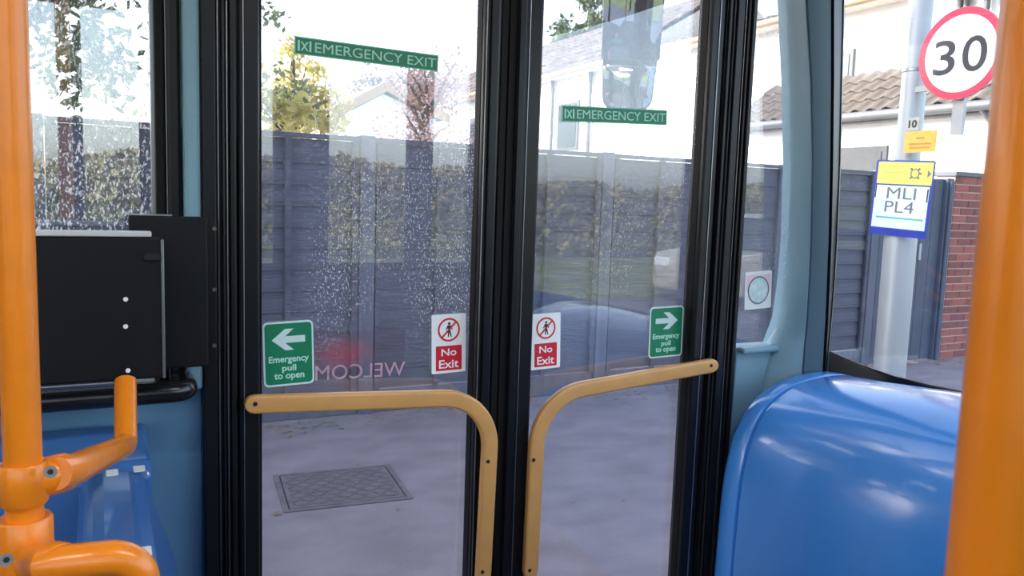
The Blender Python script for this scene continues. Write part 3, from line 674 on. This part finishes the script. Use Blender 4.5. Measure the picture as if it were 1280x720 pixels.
# ================================================================== FENCE, GATE, BRICK PIER
YF = 5.10
fence = thing('garden_fence', 'long dark grey lap board fence along the back of the pavement', 'fence', (0, YF, 0))
posts = [-2.16-1.86, -2.16, -.30, 1.56, 3.42, 5.28, 6.42]
HT = 1.77; NB = 12; bh = (HT-.16)/NB
def lap_mesh(w): 
    return MB().prism([(0, 0), (.010, 0), (.024, bh+.018), (.014, bh+.018)], -w/2, w/2, lambda a, b, t: (t, a-.012, b)).mesh('board')
mcache = {}
for i in range(len(posts)-1):
    a, b = posts[i]+.055, posts[i+1]-.055; w = b-a; cx = (a+b)/2
    pn = empty('panel', (cx, 0, 0)); pn.parent = fence
    key = round(w, 3)
    if key not in mcache:
        me = lap_mesh(w); me.materials.append(M_fence); mcache[key] = me
    for k in range(NB):
        o = bpy.data.objects.new('board', mcache[key]); COL.objects.link(o); o.parent = pn
        o.location = (0, 0, .16+k*bh); o.rotation_euler = (R(random.uniform(-.5, .5)), R(random.uniform(-.12, .12)), 0)
    MB().box(-w/2, w/2, -.022, .03, .005, .155).build('gravel_board', M_fencepost, pn)
    MB().box(-w/2, w/2, -.03, .03, HT+.022, HT+.05).build('capping', M_fence, pn)
    nb = max(2, round(w/.46))
    for k in range(nb+1):
        x = -w/2+.025+(w-.05)*k/nb
        MB().box(x-.019, x+.019, -.040, -.016, .158, HT+.02).build('batten', M_fence, pn)
for x in posts:
    MB().box(x-.05, x+.05, -.045, .055, 0, HT+.06).build('post', M_fencepost, fence, bev=.006)
gt = thing('boarded_gate', 'charcoal boarded gate with thin latch between fence and brick pier', 'gate', (6.98, YF, 0))
for k in range(6):
    x = -.46+k*.145; MB().box(x, x+.140, -.012, .012, .006, HT+.02).build('board', M_gate, gt, bev=.003)
for z in (.25, 1.0, 1.6): MB().box(-.46, .405, .0125, .04, z, z+.10).build('rail', M_gate, gt)
MB().box(.10, .13, -.03, -.0125, 1.0, 1.16).build('latch', M_post, gt, bev=.003)
MB().box(.02, .06, -.024, -.0125, 1.20, 1.23).build('keyhole_plate', M_post, gt)
gp = thing('gate_post', 'dark gate post with moulded edges against the brick pier', 'post', (7.44, YF, 0))
MB().box(-.05, .045, -.05, .05, 0, HT+.03).build('core', M_gate, gp, bev=.008)
MB().box(-.03, .0, -.075, -.0505, 0, HT).build('moulding', M_gate, gp, bev=.008)
MB().box(.012, .035, -.065, -.0505, 0, HT).build('moulding', M_gate, gp, bev=.006)
pier = thing('brick_wall', 'red brick garden wall with pale joints beside the dark gate', 'wall', (7.5, YF, 0))
bw, bhh, jt = .215, .065, .011; ncol, nrow = 6, 24
MB().box(0, ncol*(bw+jt), -.045, .155, 0, nrow*(bhh+jt)).build('mortar_core', M_mortar, pier)
def brick_mesh(w, m):
    me = MB().box(0, w, -.05, -.0452, 0, bhh).mesh('brick'); me.materials.append(m); return me
bms = [brick_mesh(bw, M_brick), brick_mesh(bw, M_brick2)]; hms = [brick_mesh((bw-jt)/2, M_brick), brick_mesh((bw-jt)/2, M_brick2)]
for r_ in range(nrow):
    x = jt/2; z = r_*(bhh+jt)+jt/2; first = r_ % 2
    while x < ncol*(bw+jt)-.05:
        half = first or x+bw > ncol*(bw+jt); first = 0
        o = bpy.data.objects.new('brick', random.choice(hms if half else bms)); COL.objects.link(o); o.parent = pier
        o.location = (x, random.uniform(-.003, .001), z); x += ((bw-jt)/2 if half else bw)+jt
MB().box(-.02, ncol*(bw+jt)+.02, -.07, .18, nrow*(bhh+jt)+.001, nrow*(bhh+jt)+.05).build('coping', M_gutter, pier, bev=.008)

# ================================================================== LAMP POST AND ROAD SIGNS
lp = at_d(1117, 400, 4.5); lx, ly = lp.x, lp.y
post = thing('lamp_post', 'pale galvanised lamp post standing on the pavement carrying road signs', 'lamp post', (lx, ly, 0))
MB().lathe([(.085, 0), (.085, 1.30), (.078, 1.36), (.066, 1.40), (.060, 3.2), (.045, 6.4)], seg=28).build('shaft', M_post, post, smooth=True)
MB().lathe([(.10, 0), (.10, .03), (.087, .05)], seg=28).build('base_collar', M_post, post, smooth=True)
for zz in (2.21,):
    MB().lathe([(.0635, zz), (.067, zz+.003), (.067, zz+.017), (.0635, zz+.02)], seg=28).build('banding', M_alu, post, smooth=True)
def post_sign(name, label, cat, px, py, roll=0.0, xoff=-.10):
    c = at_x(px, py, lx+xoff); mw = frame_mw(c, (0, -1, 0), (0, 0, 1)) @ Matrix.Rotation(roll, 4, 'Z')
    return thing(name, label, cat, mw=mw)
def px2m(px, d): return px/FPX*d
s = post_sign('speed_limit_sign', 'round red ringed speed limit sign reading 30', 'road sign', 1200, 67, 0, -.09)
rr = .228
plate('backing', [(rr*math.cos(t*.1309), rr*math.sin(t*.1309)) for t in range(48)], -.004, 0, M_post, s)
plate('white_face', [((rr-.004)*math.cos(t*.1309), (rr-.004)*math.sin(t*.1309)) for t in range(48)], .0002, .0012, M_white, s)
ringplate('red_ring', rr*.84, rr*.995, .0012, .002, mat('faded_sign_red', (226, 58, 92), .4, var=.08), s)
put(link('lettering', textmesh('3', .2, .0012, height=.175, width=.118), mat('sign_black', (52, 52, 62), .5, var=.2), s), -.082, -.01, .0018)
put(link('lettering', textmesh('0', .2, .0012, height=.175, width=.128), mat('sign_black', (52, 52, 62), .5), s), .078, -.01, .0018)
plate('channel_rail', rrect(.34, .03, .003), -.022, -.0042, M_post, s)
plate('channel_rail', [(-.03, -.40), (.03, -.40), (.03, .18), (-.03, .18)], -.045, -.0225, M_post, s)
MB().box(-.30, -.02, -.16, -.13, -.06, -.0455).build('clamp_bracket', M_post, s)
s = post_sign('route_sign', 'square sign reading MLI PL4 under a yellow strip, clipped to the lamp post', 'road sign', 1126, 248, R(-2.5), -.095)
W_, H_ = .355, .41
plate('backing', rrect(W_, H_, .012), -.004, 0, M_blueprint, s)
plate('yellow_strip', [(-W_*.46, H_*.185), (W_*.48, H_*.185), (W_*.48, H_*.475), (-W_*.46, H_*.475)], .0002, .0012, M_yellow, s)
plate('white_panel', [(-W_*.47, -H_*.40), (W_*.46, -H_*.40), (W_*.46, H_*.165), (-W_*.47, H_*.165)], .0002, .0012, M_paleblue, s)
put(link('lettering', textmesh('MLI', .1, .0, height=H_*.15, width=W_*.50), M_signgrey, s), 0, H_*.065, .0014)
put(link('lettering', textmesh('PL4', .1, .0, height=H_*.15, width=W_*.50), M_signgrey, s), -.004, -H_*.115, .0014)
plate('teal_line', [(-W_*.40, -H_*.275), (W_*.42, -H_*.275), (W_*.42, -H_*.252), (-W_*.40, -H_*.252)], .0012, .0016, M_teal, s)
ringplate('roundabout_ring', .020, .027, .0012, .0018, M_signgrey, s, W_*.19, H_*.33)
for a in (45, 135, 225, 315, 0):
    cx_, cy_ = W_*.19+.033*math.cos(R(a)), H_*.33+.033*math.sin(R(a))
    plate('roundabout_arm', [(cx_-.006, cy_-.006), (cx_+.006, cy_-.006), (cx_+.006, cy_+.006), (cx_-.006, cy_+.006)], .0012, .0018, M_signgrey, s)
plate('arrow_head', [(W_*.40, H_*.28), (W_*.46, H_*.33), (W_*.40, H_*.38)], .0012, .0018, M_signgrey, s)
for k, ww in enumerate((.28, .48, .42)):
    plate('faint_line', [(-W_*.42, H_*(.25+.08*k)), (-W_*.42+W_*ww, H_*(.25+.08*k)), (-W_*.42+W_*ww, H_*(.26+.08*k)), (-W_*.42, H_*(.26+.08*k))], .0012, .0015, mat('faded_print', (205, 190, 110), .5), s)
for (fx, fy) in ((-W_*.455, H_*.08), (W_*.44, H_*.05)): plate('clip_mark', [(fx-.004, fy-.035), (fx+.004, fy-.035), (fx+.004, fy+.035), (fx-.004, fy+.035)], .0012, .0018, M_ink, s)
s = post_sign('small_orange_label', 'small orange notice plate clipped beside the lamp post', 'label', 1150, 177, 0, -.095)
plate('plate', rrect(.185, .112, .008), -.003, 0, M_orangelabel, s)
for yy, ww in ((.018, .05), (-.012, .13), (-.032, .12)): plate('print_line', [(-ww/2, yy-.005), (ww/2, yy-.005), (ww/2, yy+.005), (-ww/2, yy+.005)], 0, .0008, mat('faded_orange_print', (206, 140, 60), .5), s)
s = post_sign('post_number', 'black number 10 on a pale tag on the lamp post', 'label', 1141, 155, 0, -.090)
plate('tag', rrect(.075, .07, .004), -.012, 0, M_post, s)
put(link('lettering', textmesh('10', .05, .002, height=.042, width=.05), M_ink, s), 0, 0, .0005)

# ================================================================== HOUSES
XH, ZE = 9.5, 4.28
hs = thing('white_house', 'long white rendered house with brown tiled roof behind the brick wall', 'house', (XH, 10, 0))
P = lambda o: keep(o, hs)
P(box('wall', XH, XH+6, 5.0, 13.6, 0, ZE-.03, M_render))
def corrugated(y0, y1, x0, z0, x1, z1, pitch=.30, rowh=.33):
    mb = MB(); L = math.hypot(x1-x0, z1-z0); nr = max(1, int(L/rowh)); ny_ = int((y1-y0)/pitch*6)
    nx_, nz_ = -(z1-z0)/L, (x1-x0)/L
    for r_ in range(nr):
        a = r_/nr; b = (r_+1.08)/nr
        top = []; botm = []
        for k in range(ny_+1):
            y = y0+(y1-y0)*k/ny_; wv = .028*math.cos(2*math.pi*k/6)
            h0, h1 = .055+wv, .015+wv
            top.append((x0+(x1-x0)*a+nx_*h0, y, z0+(z1-z0)*a+nz_*h0)); botm.append((x0+(x1-x0)*b+nx_*h1, y, z0+(z1-z0)*b+nz_*h1))
        fr = [(x0+(x1-x0)*a, p[1], z0+(z1-z0)*a) for p in top]
        mb.loft([fr, top, botm], False, False)
    return mb
xr_, zr_ = XH+3.0, ZE+3.35*math.tan(R(17))
o = P(corrugated(4.9, 13.6, XH-.35, ZE, xr_, zr_).build('tile_field', M_tile, smooth=False)); o['kind'] = 'stuff'
P(MB().prism([(XH-.33, ZE-.06), (XH-.33, ZE-.01), (xr_, zr_-.03), (xr_+3.3, ZE-.06)], 4.95, 13.6, lambda a, b, t: (a, t, b)).build('roof_deck', M_soffit))
P(MB().tube([(XH-.40, 4.9, ZE-.03), (XH-.40, 13.6, ZE-.03)], .055, 10).build('gutter', M_gutterwh, smooth=True))
P(box('window_frame', XH-.04, XH-.001, 8.05, 8.75, 2.75, 3.72, M_winframe, bev=.01)); P(box('window_pane', XH-.05, XH-.041, 8.12, 8.68, 2.82, 3.65, M_wall_glass))
P(box('window_sill', XH-.12, XH-.001, 7.98, 8.82, 2.68, 2.748, M_render))
for y in (6.16, 6.42, 6.50): P(MB().tube([(XH-.07, y, 3.30), (XH-.07, y, ZE-.02)], .035, 10).build('downpipe', M_gutter, smooth=True))
# lean-to
XL = 8.62; ZL = 2.66; XLW = 8.80
P(box('lean_to_wall', XLW, XH-.002, 5.0, 9.6, 0, ZL, M_render))
P(MB().prism([(XL+.02, ZL-.02), (XH-.001, 3.27), (XH-.001, ZL-.02)], 5.0, 9.7, lambda a, b, t: (a, t, b)).build('lean_to_rafters', M_soffit))
nt, L = 4, math.hypot(XH-XL, 3.30-ZL); sl = math.atan2(3.30-ZL, XH-XL)
tw = .235; rings = []
for s_ in (0, 1):
    top = [(s_*(L/nt*1.12), -tw/2+tw*k/6, .022*math.cos(2*math.pi*k/6)+.04-.03*s_) for k in range(7)]
    bt = [(p[0], p[1], p[2]-.016) for p in top[::-1]]; rings.append(top+bt)
tm = MB().loft(rings).mesh('roof_tile'); tm.materials.append(M_tile)
ys_ = [5.05+tw*.97*k for k in range(20)]
for r_ in range(nt):
    for y in ys_:
        o = bpy.data.objects.new('roof_tile', tm); COL.objects.link(o)
        d_ = L*r_/nt; o.location = (XL-.03+math.cos(sl)*d_, y, ZL+.03+math.sin(sl)*d_)
        o.rotation_euler = (0, -sl, 0); keep(o, hs)
        o.matrix_parent_inverse = hs.matrix_basis.inverted()
P(MB().tube([(XL-.06, 4.95, ZL-.02), (XL-.06, 9.75, ZL-.02)], .06, 10).build('lean_to_gutter', M_gutter, smooth=True))
P(box('lean_to_fascia', XL-.005, XL+.02, 4.98, 9.7, ZL-.12, ZL, M_gutter))
P(box('lean_to_window', XLW-.03, XLW-.001, 6.85, 8.1, 1.2, 2.28, mat('matt_dark_window', (52, 54, 60), .6))); P(box('lean_to_pane', XLW-.04, XLW-.031, 6.92, 8.03, 1.27, 2.21, mat('matt_dark_window', (52, 54, 60), .6)))  # window coloured matt dark to keep bright sky reflections off it
P(MB().tube([(XL-.05, 5.55, ZL-.05), (XL+.02, 5.50, ZL-.15), (XLW-.06, 5.42, ZL-.28), (XLW-.06, 5.42, .0)], .038, 10).build('downpipe', M_gutter, smooth=True))
# farther house in the row
h2 = thing('tiled_cottage', 'farther white cottage with steep tan tiled roof beyond the long house', 'house', (XH, 19, 0))
P = lambda o: keep(o, h2)
P(box('wall', XH+.0, XH+6, 13.62, 25, 0, ZE-.03, M_render))
x2, z2 = XH+2.8, ZE+3.1*math.tan(R(31))
o = P(corrugated(13.62, 25.4, XH-.35, ZE, x2, z2, .3, .4).build('tile_field', M_tile)); o['kind'] = 'stuff'
P(MB().prism([(XH-.33, ZE-.06), (XH-.33, ZE-.01), (x2, z2-.03), (x2+3.1, ZE-.06)], 13.62, 25.3, lambda a, b, t: (a, t, b)).build('roof_deck', M_soffit))
P(MB().tube([(XH-.40, 13.62, ZE-.03), (XH-.40, 25.4, ZE-.03)], .06, 10).build('gutter', M_gutterwh, smooth=True))
for y in (14.8, 16.4, 17.6): P(MB().tube([(XH-.07, y, 0), (XH-.07, y, ZE-.02)], .045, 8).build('downpipe', M_gutter, smooth=True))
for y in (15.3, 20.2): P(box('window_frame', XH-.04, XH-.001, y, y+.9, 2.6, 3.7, M_winframe)); P(box('window_pane', XH-.05, XH-.041, y+.07, y+.83, 2.67, 3.63, M_wall_glass))
# gabled bungalow seen between the trees
a0, ap, a1 = at_y(413, 143, 20), at_y(482, 109, 20), at_y(560, 150, 20)
h3 = thing('gabled_bungalow', 'small white gabled bungalow with pale roof edge behind the fence', 'house', ((a0.x+a1.x)/2, 20, 0))
P = lambda o: keep(o, h3)
gx0, gx1, gax = a0.x+.3, a1.x-.3, ap.x
P(MB().prism([(gx0, 0), (gx1, 0), (gx1, a1.z), (gax, ap.z-.15), (gx0, a0.z)], 20.15, 26, lambda a, b, t: (a, t, b)).build('wall', M_render))
for (pa, pb2, nm) in ((a0, ap, 'roof_slope'), (a1, ap, 'roof_slope')):
    P(MB().prism([(pa.x, pa.z), (pb2.x, pb2.z), (pb2.x, pb2.z+.13), (pa.x, pa.z+.13)], 19.9, 26.2, lambda a, b, t: (a, t, b)).build(nm, M_tile))
    P(MB().prism([(pa.x, pa.z-.12), (pb2.x, pb2.z-.12), (pb2.x, pb2.z+.12), (pa.x, pa.z+.12)], 19.84, 19.898, lambda a, b, t: (a, t, b)).build('barge_board', M_gutterwh))
P(box('window_frame', gx0+.5, gx0+1.5, 20.1, 20.149, 1.6, 2.7, M_winframe)); P(box('window_pane', gx0+.58, gx0+1.42, 20.085, 20.099, 1.68, 2.62, M_wall_glass))

# ================================================================== TREES, HEDGES
def tree(name, label, base, h, rad, m, n, leaf, zc=.62, trunk=.12, squash=1.0, branches=10, cat='tree', group=None):
    t = thing(name, label, cat, base, group); mb = MB(); rng = random.Random(hash(label) % 9999 if False else len(label)*31+int(h*17))
    top = Vector((rng.uniform(-.2, .2), rng.uniform(-.2, .2), h*.8))
    mb.tube([(0, 0, 0), (top.x*.3, top.y*.3, h*.35), top], [trunk, trunk*.7, trunk*.15], 8)
    tips = []
    for k in range(branches):
        a = rng.uniform(0, 6.28); z = rng.uniform(.3, .75)*h; r_ = rad*rng.uniform(.5, .95)
        e = Vector((math.cos(a)*r_, math.sin(a)*r_, min(h*.97, z+rng.uniform(.1, .3)*h))); s0 = Vector((top.x*z/h, top.y*z/h, z))
        mb.tube([s0, (s0+e)/2+Vector((0, 0, .1)), e], [trunk*.4, trunk*.25, trunk*.06], 6); tips.append(e); tips.append((s0+e)/2)
    mb.build('trunk', M_bark, t, smooth=True)
    lf = MB(); clumps = []
    for e in tips: clumps.append((e, rad*rng.uniform(.22, .4)))
    for k in range(branches*2):
        a = rng.uniform(0, 6.28); rr_ = rad*math.sqrt(rng.random()); zz = h*zc+(rng.random()*2-1)*h*(1-zc)*math.sqrt(max(0, 1-(rr_/rad)**2))*squash
        clumps.append((Vector((math.cos(a)*rr_, math.sin(a)*rr_, zz)), rad*rng.uniform(.2, .38)))
    for k in range(n):
        c_, cr_ = rng.choice(clumps); p = c_+Vector((rng.gauss(0, .5), rng.gauss(0, .5), rng.gauss(0, .45)))*cr_
        u_ = Vector((rng.gauss(0, 1), rng.gauss(0, 1), rng.gauss(0, 1))).normalized(); w_ = u_.cross(Vector((rng.gauss(0, 1), rng.gauss(0, 1), rng.gauss(0, 1)))).normalized()
        s_ = leaf*rng.uniform(.6, 1.3)
        if p.z < .3: p.z = .3
        lf.add([p-u_*s_, p-w_*s_*.5, p+u_*s_, p+w_*s_*.5], [(0, 1, 2, 3)])
    me = bpy.data.meshes.new('foliage'); me.from_pydata(lf.v, [], lf.f); o = link('foliage', me, m, t); o['kind'] = 'stuff'
    return t
def gpt(px, y): p = at_y(px, 240, y); return (p.x, p.y, 0)
tree('autumn_tree', 'yellow green tree rising over the fence behind the dirty door leaf', gpt(372, 9.0), 3.3, .55, M_leafy, 2600, .04, .68, .08)
tree('autumn_tree', 'pale straggly tree at the jamb edge of the dirty door leaf', gpt(335, 8.2), 3.2, .42, M_leafg, 1400, .04, .66, .06)
tree('russet_tree', 'bare reddish tree between the bungalow and the tiled cottage', gpt(533, 17.0), 4.7, 1.0, M_leafr, 2600, .05, .6, .13, branches=22)
tree('russet_tree', 'thin grey tree over the bungalow gable', gpt(585, 29.0), 7.0, 1.7, M_leafr, 1600, .08, .62, .12, branches=18)
tree('tall_tree', 'tall grey green tree behind the cottage roof, beside the outside mirror', gpt(722, 32.0), 11.2, 1.5, M_leafd, 8000, .15, .66, .2)
tree('tall_tree', 'lower dark tree at the seal edge of the cleaner door leaf', gpt(684, 33.0), 7.8, 1.3, M_leafd, 4000, .13, .6, .2)
tree('winter_tree', 'grey brown winter tree behind the bungalow ridge', gpt(500, 32.0), 6.6, 2.2, M_leafb, 8000, .11, .55, .16, branches=22)
tree('winter_tree', 'grey brown winter tree behind the eaves of the tiled cottage', gpt(575, 36.0), 7.6, 2.4, M_leafb, 7000, .12, .55, .16, branches=22)
tree('winter_tree', 'low pale winter tree behind the bungalow wall', gpt(420, 38.0), 6.9, 1.9, M_leafb, 5000, .11, .55, .16, branches=18)
tree('round_bush', 'low yellowish bush just topping the fence', gpt(372, 6.0), 2.12, .38, M_leafy, 1600, .04, .82, .05, cat='bush')
for i, (x, y, h) in enumerate(((-1.6, 8.2, 8.5), (-4.6, 8.6, 9.5), (-7.8, 8.4, 9.5), (-11.2, 8.8, 10), (-14.8, 8.6, 10))):  # evergreens past the first are out of view, added to block the sun
    tree('screening_tree', ('tall dense evergreen outside the window beside the black panel', 'second tall evergreen along the fence', 'third tall evergreen along the fence', 'fourth tall evergreen along the fence', 'fifth tall evergreen along the fence')[i],
         (x, y, 0), h, 1.9, M_leafd, 26000 if i == 0 else 7000, .065 if i == 0 else .17, .55, .22, branches=16, group='evergreens along the fence')
def hedge(name, label, x0, x1, y, h, d, n, m, leaf=.14):
    o = MB()
    for k in range(n):
        p = Vector((random.uniform(x0, x1), y+random.uniform(-d, d), 0)); hh = h*(1+.10*math.sin(p.x*.35)+.05*math.sin(p.x*1.7)); p.z = hh*random.random()**.7
        p.z = max(.05, p.z)
        u_ = Vector((random.gauss(0, 1), random.gauss(0, 1), random.gauss(0, 1))).normalized(); w_ = u_.cross(Vector((random.gauss(0, 1), random.gauss(0, 1), random.gauss(0, 1)))).normalized()
        s_ = leaf*random.uniform(.6, 1.4); o.add([p-u_*s_, p-w_*s_*.6, p+u_*s_, p+w_*s_*.6], [(0, 1, 2, 3)])
    me = bpy.data.meshes.new(name); me.from_pydata(o.v, [], o.f); ob = link(name, me, m); ob['kind'] = 'stuff'; tag(ob, label, 'hedge')
hedge('roadside_hedge', 'leafy hedge along the far side of the road', -16, 44, -15.5, 2.1, .8, 60000, M_hedge, .085)

# ================================================================== PARKED CAR ACROSS THE ROAD
car = thing('parked_car', 'beige hatchback parked across the road, seen mirrored in the door glass', 'car', (10.2, -6.4, -.13))
def yext(pts, y0, y1): return MB().prism(pts, y0, y1, lambda a, b, t: (a, t, b))
low = [(-2.05, .22), (-2.08, .55), (-2.0, .82), (-1.2, .92), (1.85, .95), (2.02, .80), (2.05, .5), (2.0, .22)]
o = yext(low, -.86, .86).build('body', M_carpaint, car, bev=.06, seg=3)
cab = [[(-1.25, .90), (-.55, 1.42), (.95, 1.44), (1.75, .93)], ]
mb = MB(); c_ = cab[0]
mb.add([(x, s_*(.80 if z < 1 else .62), z) for s_ in (-1, 1) for x, z in c_], [(0, 1, 2, 3), (7, 6, 5, 4), (0, 4, 5, 1), (1, 5, 6, 2), (2, 6, 7, 3), (3, 7, 4, 0)])
mb.build('cabin_glass', M_carglass, car, bev=.03)
MB().add([(x, s_*y_, z) for s_ in (-1, 1) for x, y_, z in ((-.56, .64, 1.41), (.96, .64, 1.43), (.85, .55, 1.49), (-.45, .55, 1.48))], [(0, 1, 2, 3), (7, 6, 5, 4), (0, 4, 5, 1), (1, 5, 6, 2), (2, 6, 7, 3), (3, 7, 4, 0)]).build('roof', M_carpaint, car, bev=.02)
for sx in (-1.28, 1.28):
    for sy in (-.80, .80):
        ang = [(.31*math.cos(k*.2618), .31*math.sin(k*.2618)) for k in range(24)]
        w_ = MB().prism(ang, sy-.10, sy+.10, lambda a, b, t: (sx+a, t, .31+b)).build('wheel', M_tyre, car, bev=.02)
        MB().prism([(.19*math.cos(k*.2618), .19*math.sin(k*.2618)) for k in range(24)], sy-.105, sy+.105, lambda a, b, t: (sx+a, t, .31+b)).build('hub_cap', M_alu, w_)
for sy in (-.6, .6): MB().box(-2.10, -2.0, sy-.16, sy+.16, .60, .74).build('headlamp', M_white, car, bev=.02)
